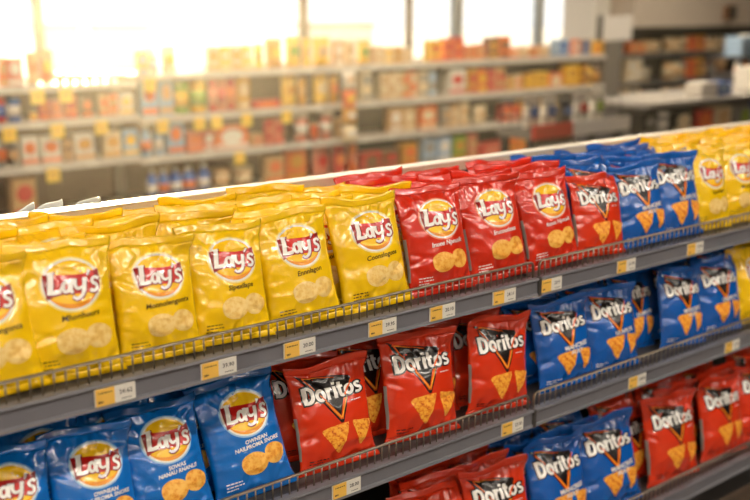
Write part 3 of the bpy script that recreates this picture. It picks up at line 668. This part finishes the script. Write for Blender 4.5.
ITEMS = {   # unit -> shelf -> (px0, px1, py of the top, kind, colour, second colour)
 'L': {0: [(-14, -2, 58, 'carton', 'orange', 'white'), (0, 8, 57, 'carton', 'orange', 'tan'), (9, 24, 57, 'carton', 'pink', 'white'), (28, 41, 52, 'pouch', 'tan', 'orange'), (42, 55, 50, 'pouch', 'orange', 'yellow')]
          + [(57+10*i, 66+10*i, 73, 'tub', 'tan' if i % 3 else 'orange', 'cream') for i in range(7)],
       1: [(-8, 5, 96, 'can', 'red', 'blue'), (7, 20, 97, 'can', 'blue', 'white'), (28, 36, 113, 'tub', 'orange', 'yellow'), (37, 47, 99, 'carton', 'red', 'orange'), (49, 60, 100, 'carton', 'pink', 'orange'), (63, 75, 94, 'carton', 'orange', 'red'),
           (80, 91, 97, 'carton', 'brown', 'orange'), (98, 106, 94, 'carton', 'tan', 'orange'), (107, 116, 94, 'carton', 'orange', 'tan'), (118, 131, 93, 'carton', 'white', 'yellow')],
       2: [(-10, 2, 140, 'can', 'grey', 'orange'), (4, 14, 142, 'can', 'grey', 'tan'), (16, 33, 137, 'carton', 'white', 'orange'), (36, 56, 136, 'carton', 'white', 'orange'), (59, 68, 141, 'carton', 'tan', 'brown'), (70, 90, 134, 'carton', 'white', 'gold'), (100, 117, 132, 'carton', 'cream', 'gold'), (119, 134, 130, 'carton', 'pale blue', 'yellow')],
       3: [(3, 28, 178, 'carton', 'tan', 'red')]},
 'M': {0: [(138, 148, 50, 'carton', 'yellow', 'pale blue'), (150, 160, 48, 'bottle', 'white', 'pale blue'), (162, 178, 46, 'pouch', 'cream', 'yellow'), (208, 219, 46, 'carton', 'cream', 'gold'), (220, 230, 46, 'carton', 'yellow', 'cream'), (231, 241, 45, 'carton', 'cream', 'gold'),
           (242, 252, 45, 'carton', 'yellow', 'cream'), (254, 264, 44, 'pouch', 'yellow', 'gold'), (266, 284, 38, 'pouch', 'gold', 'yellow'), (286, 301, 36, 'pouch', 'yellow', 'green'), (302, 311, 38, 'pouch', 'yellow', 'gold'), (313, 331, 37, 'pouch', 'yellow', 'tan'), (333, 342, 40, 'carton', 'tan', 'white'), (344, 353, 40, 'carton', 'cream', 'tan')],
       1: [(140, 156, 78, 'carton', 'pale blue', 'orange'), (158, 172, 77, 'carton', 'pale blue', 'tan'), (175, 190, 80, 'can', 'green', 'yellow'), (192, 207, 79, 'can', 'yellow', 'green'), (209, 217, 76, 'can', 'red', 'pink'), (218, 226, 75, 'can', 'pink', 'red'), (227, 235, 75, 'can', 'red', 'orange'), (237, 248, 76, 'carton', 'gold', 'cream'),
           (252, 279, 100, 'tray', 'red', 'orange'), (281, 296, 75, 'pouch', 'yellow', 'gold'), (297, 306, 78, 'pouch', 'gold', 'tan'), (313, 327, 73, 'pouch', 'yellow', 'cream'), (328, 338, 75, 'pouch', 'gold', 'orange')],
       2: [(139, 149, 124, 'bottle', 'pale blue', 'orange'), (152, 161, 123, 'bottle', 'pale blue', 'white'), (164, 181, 121, 'carton', 'pale blue', 'orange'), (184, 200, 131, 'carton', 'pink', 'orange'), (201, 210, 131, 'carton', 'pink', 'white'), (212, 246, 126, 'tray', 'orange', 'white'),
           (249, 260, 134, 'carton', 'tan', 'pink'), (263, 271, 120, 'carton', 'red', 'pink'), (272, 281, 119, 'carton', 'pink', 'red'), (296, 308, 114, 'tub', 'pink', 'white'), (310, 317, 125, 'tub', 'red', 'orange'), (321, 332, 112, 'tub', 'pink', 'white'), (335, 342, 118, 'carton', 'tan', 'brown')],
       3: [(143, 153, 170, 'bottle', 'blue', 'white'), (155, 165, 170, 'bottle', 'blue', 'orange'), (167, 178, 168, 'bottle', 'blue', 'white'), (180, 193, 167, 'bottle', 'blue', 'orange'), (196, 207, 164, 'bottle', 'blue', 'white'), (212, 230, 170, 'tub', 'cream', 'tan'), (234, 252, 168, 'tub', 'tan', 'cream'), (263, 281, 156, 'carton', 'tan', 'orange'), (284, 304, 149, 'carton', 'orange', 'gold'), (311, 329, 146, 'pouch', 'pink', 'red'), (331, 346, 144, 'pouch', 'red', 'orange'), (347, 356, 144, 'pouch', 'orange', 'pink')]},
 'N': {0: [(357, 370, 40, 'pouch', 'yellow', 'green'), (372, 381, 46, 'carton', 'tan', 'cream'), (382, 391, 46, 'carton', 'cream', 'yellow'), (392, 400, 46, 'carton', 'tan', 'gold'), (401, 409, 48, 'carton', 'cream', 'tan'), (427, 439, 40, 'carton', 'yellow', 'orange'), (441, 450, 38, 'carton', 'orange', 'red'), (451, 461, 37, 'carton', 'red', 'orange'), (463, 471, 45, 'carton', 'tan', 'orange'), (472, 481, 44, 'carton', 'orange', 'tan'),
           (485, 495, 37, 'carton', 'brown', 'gold'), (496, 507, 36, 'carton', 'orange', 'brown'), (509, 518, 47, 'tub', 'orange', 'cream'), (519, 528, 46, 'tub', 'tan', 'cream'), (529, 538, 46, 'tub', 'orange', 'tan'), (539, 549, 45, 'tub', 'tan', 'cream'), (553, 565, 39, 'carton', 'pale blue', 'blue'), (567, 575, 40, 'carton', 'orange', 'white'), (577, 586, 39, 'carton', 'grey', 'blue'), (588, 595, 41, 'carton', 'yellow', 'orange'), (596, 603, 41, 'carton', 'gold', 'yellow')],
       1: [(360, 370, 72, 'booklet', 'cream', 'grey'), (380, 386, 73, 'booklet', 'cream', 'tan'), (387, 393, 73, 'booklet', 'tan', 'cream'), (394, 400, 72, 'booklet', 'cream', 'tan'), (401, 407, 72, 'booklet', 'tan', 'orange'), (408, 414, 71, 'booklet', 'orange', 'cream'), (418, 425, 71, 'booklet', 'cream', 'grey'), (426, 434, 70, 'booklet', 'grey', 'pale blue'), (447, 463, 70, 'carton', 'white', 'red'), (466, 475, 69, 'carton', 'gold', 'red'), (476, 484, 69, 'carton', 'orange', 'yellow'),
           (486, 493, 70, 'carton', 'red', 'pink'), (494, 502, 68, 'carton', 'tan', 'red'), (504, 512, 76, 'carton', 'tan', 'gold'), (513, 519, 75, 'carton', 'cream', 'orange'), (521, 532, 74, 'carton', 'gold', 'yellow'), (533, 545, 72, 'carton', 'yellow', 'gold'), (546, 560, 73, 'carton', 'orange', 'cream'), (563, 576, 65, 'carton', 'yellow', 'gold'), (578, 584, 65, 'carton', 'gold', 'brown'), (585, 591, 64, 'bottle', 'yellow', 'brown'), (592, 598, 63, 'bottle', 'brown', 'gold'), (599, 604, 63, 'bottle', 'gold', 'yellow')],
       2: [(388, 400, 108, 'carton', 'tan', 'white'), (401, 414, 107, 'carton', 'tan', 'cream'), (418, 435, 106, 'carton', 'orange', 'cream'), (441, 448, 106, 'carton', 'grey', 'tan'), (449, 456, 105, 'carton', 'tan', 'cream'), (458, 467, 102, 'carton', 'cream', 'tan'), (474, 487, 105, 'pouch', 'cream', 'tan'), (501, 511, 105, 'carton', 'red', 'orange'), (512, 520, 105, 'carton', 'orange', 'red'), (521, 532, 100, 'carton', 'yellow', 'gold'), (533, 543, 99, 'carton', 'gold', 'yellow'), (545, 554, 98, 'carton', 'tan', 'gold'), (555, 564, 98, 'carton', 'cream', 'gold'), (578, 588, 95, 'can', 'red', 'brown'), (589, 599, 95, 'can', 'brown', 'red')],
       3: [(360, 380, 152, 'tray', 'red', 'brown'), (382, 398, 150, 'tray', 'brown', 'red'), (401, 416, 143, 'carton', 'gold', 'orange'), (422, 435, 137, 'carton', 'pale blue', 'grey'), (437, 450, 136, 'carton', 'pale blue', 'white'), (453, 465, 136, 'carton', 'green', 'gold'), (468, 476, 134, 'carton', 'pink', 'tan'), (479, 504, 142, 'tray', 'red', 'pink'), (507, 518, 134, 'carton', 'gold', 'orange'), (519, 530, 133, 'carton', 'orange', 'gold')]},
 'R': {0: [(625, 632, 42, 'carton', 'orange', 'tan'), (633, 640, 42, 'carton', 'tan', 'orange'), (642, 649, 41, 'tub', 'cream', 'tan'), (650, 656, 41, 'tub', 'tan', 'cream'), (663, 669, 38, 'can', 'cream', 'tan'), (670, 676, 38, 'can', 'tan', 'cream'), (677, 682, 38, 'can', 'cream', 'brown'), (684, 691, 36, 'carton', 'orange', 'red'), (692, 699, 35, 'carton', 'gold', 'red'), (701, 706, 36, 'bottle', 'cream', 'tan'), (707, 712, 36, 'bottle', 'tan', 'cream'), (713, 718, 36, 'bottle', 'cream', 'brown'), (719, 724, 36, 'bottle', 'tan', 'white')],
       1: [(624, 631, 54, 'carton', 'cream', 'white'), (632, 638, 54, 'carton', 'white', 'cream'), (641, 649, 68, 'tub', 'cream', 'grey'), (664, 670, 63, 'can', 'tan', 'cream'), (671, 677, 63, 'can', 'cream', 'tan'), (678, 682, 62, 'can', 'grey', 'tan'), (684, 691, 59, 'carton', 'orange', 'red'), (692, 698, 58, 'carton', 'gold', 'brown'), (700, 706, 60, 'can', 'brown', 'tan'), (707, 713, 60, 'can', 'brown', 'grey'), (717, 723, 60, 'can', 'tan', 'brown')],
       2: [(624, 637, 78, 'carton', 'cream', 'grey'), (641, 647, 92, 'can', 'red', 'brown'), (648, 654, 92, 'can', 'brown', 'red'), (664, 670, 88, 'can', 'tan', 'brown'), (671, 677, 88, 'can', 'brown', 'tan'), (678, 684, 87, 'can', 'tan', 'cream'), (685, 691, 87, 'can', 'brown', 'gold'), (692, 698, 86, 'can', 'tan', 'brown'), (699, 705, 86, 'can', 'cream', 'brown'), (706, 712, 85, 'can', 'brown', 'tan'), (713, 719, 85, 'can', 'tan', 'grey')]}}
UN = {'L': 'far left unit', 'M': 'middle far unit', 'N': 'long far unit', 'R': 'dark right unit'}
KW = {'carton': 'carton', 'tray': 'flat carton', 'booklet': 'slim carton', 'pouch': 'pouch bag', 'can': 'can', 'tub': 'tub', 'bottle': 'bottle'}
used = {}; pend = []
for un, shs in ITEMS.items():
    zs, yf = {'L': (ZL, YB), 'M': (ZM, YB), 'N': (ZM, YB), 'R': (ZR, 6.2)}[un]
    for k, its in shs.items():
        for n, (p0, p1, pt, kind, c1, c2) in enumerate(its):
            pm_ = (p0+p1)/2; mid = at_y(pm_, 100, yf+.06); w = (at_y(p1, 100, yf+.03).x-at_y(p0, 100, yf+.03).x)*.97
            h = max(.05, at_y(pm_, pt, yf+.04).z-zs[k]-.002)
            if k > 0: h = min(h, zs[k-1]-.034-zs[k])
            o, d = product(kind, w, h, c1, c2)
            o.location = (mid.x, yf+.025+d/2, zs[k]+.0015)
            desc = f'{c1} {KW[kind]}'
            if n == 0: where = f'first from left, {SHN[k]} shelf, {UN[un]}'
            else:
                q = its[n-1]; where = f'right of {q[4]} {KW[q[3]]}, {SHN[k]} shelf, {UN[un]}'
            pend.append([o, desc, where, k, un, n, len(its), c2, KW[kind]])
for o, desc, where, k, un, n, N, c2, kw in pend:
    lab = f'{desc}, {where}'
    used.setdefault(lab, []).append(o); tag(o, lab, kw if kw != 'pouch bag' else 'bag', f'goods on the {SHN[k]} shelf of the {UN[un]}')
for lab, os_ in used.items():
    if len(os_) > 1:
        for o in os_:
            e = next(p for p in pend if p[0] is o); o['label'] = f'{e[1]}, {ORD[e[5]]} from left, {SHN[e[3]]} shelf, {UN[e[4]]}'
# yellow shelf cards hanging from the far rails, and white tags in them
HT = [('L', 0, 38, 96), ('L', 0, 66, 93), ('L', 1, 10, 136), ('L', 1, 58, 131), ('L', 1, 102, 128), ('L', 2, 54, 181), ('M', 0, 150, 80), ('M', 1, 163, 123), ('M', 1, 200, 121), ('M', 1, 217, 119), ('M', 1, 247, 117), ('M', 1, 287, 115), ('M', 2, 240, 154)]
c_ = {}
M_CARD = mat('hanging_card_yellow', (250, 210, 70), rough=.6)
for un, k, px, py in HT:
    z = {'L': ZL, 'M': ZM}[un][k]; X = bx(px, py, YB-.03); n = c_.get((un, k), 0); c_[(un, k)] = n+1
    t = empty('shelf_card', (X, YB-.021, z-.075)); tag(t, f'yellow price card hanging below the {SHN[k]} shelf of the {UN[un]}, {ORD[n]} from left', 'price card', 'yellow price cards on the far shelving')
    box('card', -.052, .052, -.0035, -.0015, -.060, .045, M_CARD, t); box('clip', -.02, .02, -.0015, .004, .03, .072, M_PLAS, t); box('printed_line', -.03, .03, -.0045, -.0036, -.015, .015, M_TAGY, t)
WT = [('L', 0, 8), ('L', 0, 98), ('L', 1, 35), ('L', 2, 28), ('L', 2, 88), ('M', 0, 190), ('M', 0, 310), ('M', 1, 265), ('M', 1, 318), ('M', 2, 152), ('M', 2, 205), ('M', 2, 306), ('N', 0, 374), ('N', 0, 410), ('N', 0, 449), ('N', 0, 476), ('N', 0, 498), ('N', 0, 580),
      ('N', 1, 372), ('N', 1, 418), ('N', 1, 466), ('N', 1, 540), ('N', 1, 593), ('N', 2, 366), ('N', 2, 392), ('N', 2, 444), ('N', 2, 485)]
for un, k, px in WT:
    z = {'L': ZL, 'M': ZM, 'N': ZM}[un][k]; X = bx(px, 100, YB-.02); n = c_.get((un, k, 'w'), 0); c_[(un, k, 'w')] = n+1
    t = box('price_label', X-.055, X+.055, YB-.0190, YB-.0155, z-.05, z-.004, M_TAGW); tag(t, f'white price label in the {SHN[k]} rail of the {UN[un]}, {ORD[n]} from left', 'price label', 'white price labels in the far rails')
# hanging strip of goods at the joint of the far units
st = empty('clip_strip', (bx(351, 100, YB-.09), YB-.09, .0)); tag(st, 'clip strip of yellow and white packets hanging at the joint of the far units', 'hanging strip')
box('strip', -.012, .012, .066, .069, .45, 1.15, M_PLAS, st); box('hook', -.012, .012, .066, .075, 1.12, 1.15, M_STEEL, st)
for i, (z, w, h, c1, c2) in enumerate([(.98, .15, .17, 'white', 'tan'), (.80, .16, .17, 'orange', 'yellow'), (.66, .17, .15, 'gold', 'white'), (.49, .17, .16, 'cream', 'white')]):
    o, d = product('pouch', w, h, c1, c2); o.location = (st.location.x, YB-.09+.066-d/2+.002, z)
    tag(o, f'{c1} packet with {c2} label on the hanging clip strip, {ORD[i]} from its top', 'bag', 'packets on the clip strip')

# ------------------------------------------------------------------ promotion table, checkout counter and rack in the middle distance
M_CNT = mat('counter_grey_laminate', (138, 134, 130), rough=.45); M_REDP = mat('red_fascia', (206, 52, 34), rough=.4); M_WHP = mat('white_fascia', (232, 228, 222), rough=.4); M_BSK = mat('black_wire', (40, 38, 38), rough=.4)
tb = empty('display_table', (5.24, 3.0, 0)); tag(tb, 'promotion table with red and white front edge behind the blue bags', 'table')
box('tabletop', 0, 1.08, .02, .36, .80, .85, M_POST, tb); box('red_edge', 0, .42, 0, .02, .80, .90, M_REDP, tb); box('white_edge', .42, 1.08, 0, .02, .80, .90, M_WHP, tb)
for xx in (.03, 1.0):
    for yy in (.05, .30): box('leg', xx, xx+.05, yy, yy+.05, 0, .80, M_BSK, tb)
bk = empty('wire_basket', (5.26, 3.06, .852)); tag(bk, 'black wire basket of packets on the promotion table', 'basket')
bm = bmesh.new()
for z in (.005, .09, .20):
    add_tube(bm, [(0, 0, z), (1.0, 0, z), (1.0, .28, z), (0, .28, z), (0, 0, z)], .006)
bm_obj('wire_hoops', bm, M_BSK, bk)
bm = bmesh.new()
for i in range(11):
    add_tube(bm, [(.1*i, 0, .0), (.1*i, 0, .2)], .004); add_tube(bm, [(.1*i, .28, .0), (.1*i, .28, .2)], .004); add_tube(bm, [(.1*i, 0, .004), (.1*i, .28, .004)], .003)
bm_obj('wire_bars', bm, M_BSK, bk)
for i, (x, c1, c2, h) in enumerate([(.12, 'white', 'blue', .22), (.30, 'white', 'blue', .22), (.48, 'black', 'blue', .20), (.66, 'white', 'red', .22), (.85, 'white', 'green', .23)]):
    o, d = product('pouch', .155, h, c1, c2); o.location = (5.26+x, 3.06+.10, .862)
    tag(o, f'{c1} packet with {c2} label in the black wire basket, {ORD[i]} from left', 'bag', 'packets in the wire basket')
ct = empty('checkout_counter', (6.42, 2.92, 0)); tag(ct, 'grey checkout counter behind the yellow bags at right', 'counter')
box('countertop', 0, 2.6, 0, .75, .945, .985, M_CNT, ct, .006); box('body', .03, 2.57, .30, .72, 0, .944, M_FSHELF2, ct); box('lower_shelf', .03, 2.57, .04, .30, .70, .73, M_CNT, ct); box('plinth', .03, 2.57, .06, .30, 0, .70, M_BSK, ct)
for i, (x, w, h, kd, c1, c2) in enumerate([(.12, .18, .18, 'carton', 'black', 'grey'), (.33, .12, .17, 'tub', 'grey', 'white'), (.56, .26, .17, 'carton', 'black', 'cream'), (.86, .22, .16, 'carton', 'red', 'orange'), (1.12, .24, .17, 'carton', 'cream', 'tan'), (1.45, .20, .15, 'carton', 'grey', 'green'), (1.75, .2, .15, 'carton', 'blue', 'white')]):
    o, d = product(kd, w, h, c1, c2); o.location = (6.42+x, 2.92+.05+d/2, .732); tag(o, f'{c1} {KW[kd]} with {c2} label under the grey countertop, {ORD[i]} from left', KW[kd], 'goods under the checkout countertop')
o = empty('carton', (7.27, 3.02, .987)); tag(o, 'white and blue shrink wrapped carton lying on the grey countertop', 'carton')
box('white_end', 0, .24, 0, .16, 0, .115, pm('white'), o, .01); box('blue_end', .24, .45, 0, .16, 0, .11, pm('blue'), o, .01); box('blue_panel', .28, .36, -.002, .001, .03, .09, pm('pale blue'), o)
o = empty('carton', (8.26, 3.10, .987)); tag(o, 'tall white carton standing on the countertop at the right edge', 'carton'); box('body', 0, .36, 0, .25, 0, .20, pm('white'), o, .008); box('label_panel', .08, .28, -.002, .001, .06, .15, pm('cream'), o)
rk = empty('display_rack', (9.05, 3.75, 0.0)); tag(rk, 'dark rack of bottles behind the counter at the right edge', 'rack')
for xx in (0, .97):
    for yy in (0, .37): box('post', xx, xx+.03, yy, yy+.03, 0, 1.22, M_BSK, rk)
for z in (.30, .64, 1.06): box('shelf', .002, .998, .03, .37, z-.02, z, M_FSHELF2, rk); 
box('shelf', .002, .998, .03, .37, 1.215, 1.23, M_FSHELF2, rk)
for i in range(7):
    o, d = product('bottle', .072, .145, 'orange' if i % 2 else 'white', 'white' if i % 2 else 'orange'); o.location = (9.13+.13*i, 3.85, 1.062); tag(o, f'{"orange" if i % 2 else "white"} bottle on the dark rack behind the counter, {ORD[i]} from left', 'bottle', 'bottles on the dark rack')
for i in range(4):
    o = empty('bottle_pack', (9.10+.235*i, 3.80, 1.232)); tag(o, f'pale blue bottle pack on top of the dark rack, {ORD[i]} from left', 'pack', 'packs on the dark rack'); box('pack', 0, .215, 0, .2, 0, .19, pm('pale blue', .25), o, .01)
    bm = bmesh.new()
    for a in range(3): add_lathe(bm, [(.02, .19), (.02, .215)], .04+.068*a, .05, 10)
    bm_obj('caps', bm, pm('white'), o)
# sign at the end of the far shelving
sg = empty('sign_panel', (9.38, YB+.10, 1.332)); tag(sg, 'blank white sign panel on a dark post above the end of the far shelving', 'sign')
box('post', .01, .07, 0, .04, 0, .29, M_BSK, sg); box('panel', .07, .62, .01, .03, .0, .28, M_WHP, sg)

# ------------------------------------------------------------------ the room
M_WALL = mat('wall_beige', (196, 184, 170), rough=.8, vary=.04); M_CEIL = mat('ceiling_white', (226, 222, 214), rough=.9)
def tile_mat():
    M = bpy.data.materials.new('floor_tiles'); M.use_nodes = True; nt = M.node_tree; b = nt.nodes['Principled BSDF']
    tc = nt.nodes.new('ShaderNodeTexCoord'); t = nt.nodes.new('ShaderNodeTexBrick'); t.offset = 0
    t.inputs['Scale'].default_value = 1.0; t.inputs['Brick Width'].default_value = .4; t.inputs['Row Height'].default_value = .4; t.inputs['Mortar Size'].default_value = .004
    t.inputs['Color1'].default_value = lin((88, 72, 60)); t.inputs['Color2'].default_value = lin((80, 66, 54)); t.inputs['Mortar'].default_value = lin((60, 50, 44))
    nt.links.new(tc.outputs['Object'], t.inputs['Vector']); nt.links.new(t.outputs['Color'], b.inputs['Base Color']); b.inputs['Roughness'].default_value = .35; return M
X0, X1, Y0, YW, HC = -4.0, 15.0, -5.5, 8.5, 3.1
struct(box('floor', X0, X1, Y0, YW, -.06, 0, tile_mat()))
struct(box('ceiling', X0, X1, Y0, YW, HC, HC+.08, M_CEIL))
struct(box('wall_left', X0-.1, X0, Y0, YW, 0, HC, M_WALL)); struct(box('wall_right', X1, X1+.1, Y0, YW, 0, HC, M_WALL)); struct(box('wall_front', X0, X1, Y0-.1, Y0, 0, HC, mat('wall_dark_brown', (96, 84, 74), rough=.8)))
struct(box('wall_back_right', 12.55, X1, YW-.12, YW, 0, HC, M_WALL))
struct(box('wall_back_lower', X0, 12.55, YW-.12, YW, 0, .45, M_WALL))
bh = struct(box('wall_bulkhead', 10.33, X1, 6.02, 6.9, 1.47, HC, M_WALL))
struct(box('wall_column', 10.02, 10.325, 6.4, 6.9, 0, HC, mat('column_white', (224, 222, 216), rough=.7)))
sp = empty('wall_speaker', (bx(729, 8, 6.0), 6.0, 1.62)); tag(sp, 'small brown box fixed on the beige bulkhead at top right', 'speaker'); box('body', -.11, .11, -.06, .02, -.08, .12, pm('brown'), sp, .01); box('grille', -.09, .09, -.064, -.06, -.06, .10, M_BSK, sp)
# windows: frames with glass panes between the mullions
MUL = [(-.8, .07, 'b'), (1.6, .07, 'b'), (3.84, .085, 'b'), (7.09, .085, 'b'), (8.77, .075, 'b'), (9.62, .17, 'g'), (11.26, .15, 'g'), (12.5, .10, 'b')]
M_FRB = mat('window_frame_brown', (112, 92, 78), rough=.4); M_FRG = mat('window_frame_grey', (140, 152, 164), rough=.4)
def glass():
    M = bpy.data.materials.new('window_glass'); M.use_nodes = True; nt = M.node_tree; nt.nodes.remove(nt.nodes['Principled BSDF'])
    a = nt.nodes.new('ShaderNodeBsdfTransparent'); a.inputs['Color'].default_value = (.96, .97, .97, 1); g = nt.nodes.new('ShaderNodeBsdfGlossy'); g.inputs['Roughness'].default_value = .02
    x = nt.nodes.new('ShaderNodeMixShader'); x.inputs[0].default_value = .05
    nt.links.new(a.outputs[0], x.inputs[1]); nt.links.new(g.outputs[0], x.inputs[2]); nt.links.new(x.outputs[0], nt.nodes['Material Output'].inputs['Surface']); return M
M_GLASS = glass()
edges = [X0]+[x for x, w, k in MUL]
for i in range(len(edges)-1):
    a, b = edges[i], edges[i+1]; wb = MUL[i][1]
    f = struct(empty(f'window_{i+1}', (a, YW-.07, .45)))
    box('pane', .04, b-a-wb/2, .0, .008, .06, HC-.45-.06, M_GLASS, f)
    bm = bmesh.new(); add_box(bm, b-a-wb/2, b-a+wb/2, -.05, .05, 0, HC-.45-.002); bm_obj('mullion', bm, M_FRG if MUL[i][2] == 'g' else M_FRB, f)
    bm = bmesh.new(); add_box(bm, .04, b-a-wb/2, -.03, .03, 0, .06); add_box(bm, .04, b-a-wb/2, -.03, .03, HC-.45-.06, HC-.45-.002); bm_obj('window_frame', bm, M_FRB, f)
# outside: pale paving and low walls across the street
M_PAVE = mat('outside_paving', (226, 222, 214), rough=.9); M_PAR = mat('outside_low_wall', (236, 222, 200), rough=.9); M_PARD = mat('outside_coping', (196, 176, 150), rough=.9)
struct(box('ground_outside', -30, 70, YW+.02, 60, -.12, -.04, M_PAVE))
for i, (p0, p1, pt) in enumerate(((40, 78, 24), (97, 150, 24), (305, 374, 23))):
    a, b = at_y(p0, pt, 22), at_y(p1, pt, 22); w = empty('garden_wall', (a.x, 22, -.04)); tag(w, ['pale low wall outside, just right of the brown window post', 'pale low wall outside, at the bright left of the windows', 'pale low wall outside, behind the middle window'][i], 'wall', 'low walls outside')
    box('masonry', 0, b.x-a.x, 0, .4, 0, a.z-.10, M_PAR, w); box('coping', -.05, b.x-a.x+.05, -.05, .45, a.z-.10, a.z+.05, M_PARD, w)

# ------------------------------------------------------------------ light: ceiling panels, daylight, sun, an added volume imitating lens glare
E_PANEL = emit('light_diffuser', (255, 244, 228), 55.0); M_LF = mat('light_frame', (230, 228, 222), rough=.4)
k = 0
for y in (-1.45, -3.3, -5.1):  # last row is unseen, added to put more glints on the bags
    for i, x in enumerate((-2.0, -.2, 1.6, 3.4, 5.2)):
        t = empty('ceiling_light', (x, y, HC-.002)); tag(t, f'ceiling light panel above the chip aisle, {ORD[i]} from left, {["row over the chips", "middle row", "added row for bag glints"][int(-y/1.8)]}', 'ceiling light', 'ceiling light panels')
        bm = bmesh.new()
        for q in ((-.62, -.60, -.08, .08), (.60, .62, -.08, .08), (-.60, .60, -.08, -.06), (-.60, .60, .06, .08)): add_box(bm, *q, -.03, 0)
        bm_obj('frame', bm, M_LF, t); box('diffuser', -.60, .60, -.06, .06, -.02, -.005, E_PANEL, t)
E_P2 = emit('light_diffuser_far', (255, 238, 212), 150.0)
for i, x in enumerate((1.5, 4.5, 7.5, 10.5)):
    t = empty('ceiling_light', (x, 3.9, HC-.002)); tag(t, f'ceiling light panel above the middle aisle, {ORD[i]} from left', 'ceiling light', 'ceiling light panels')
    bm = bmesh.new()
    for q in ((-.62, -.60, -.08, .08), (.60, .62, -.08, .08), (-.60, .60, -.08, -.06), (-.60, .60, .06, .08)): add_box(bm, *q, -.03, 0)
    bm_obj('frame', bm, M_LF, t); box('diffuser', -.60, .60, -.06, .06, -.02, -.005, E_P2, t)
W = bpy.data.worlds.new('sky'); SC.world = W; W.use_nodes = True
bg = W.node_tree.nodes['Background']; bg.inputs['Color'].default_value = (1.0, .985, .96, 1); bg.inputs['Strength'].default_value = 1.6
sd = (FW*FPX+RT*(60-375)-UP*(-185-250)).normalized()
sl = bpy.data.lights.new('sun', 'SUN'); sl.energy = 14.0; sl.angle = R(1.5); sl.color = (1.0, .76, .44)
so = bpy.data.objects.new('sun', sl); COL.objects.link(so); so.rotation_euler = sd.to_track_quat('Z', 'Y').to_euler(); so.location = (0, 20, 10)
GLARE_HAZE = True
if GLARE_HAZE:  # added scattering box standing in for the warm veiling glare of the lens
    M = bpy.data.materials.new('glare_haze'); M.use_nodes = True; nt = M.node_tree; nt.nodes.remove(nt.nodes['Principled BSDF'])
    v = nt.nodes.new('ShaderNodeVolumeScatter'); v.inputs['Color'].default_value = (1, .93, .78, 1); v.inputs['Density'].default_value = .0105; v.inputs['Anisotropy'].default_value = .80
    nt.links.new(v.outputs[0], nt.nodes['Material Output'].inputs['Volume'])
    hz = box('glare_haze', X0+.05, 5.4, 1.2, YW-.2, .02, HC-.06, M); hz['kind'] = 'structure'
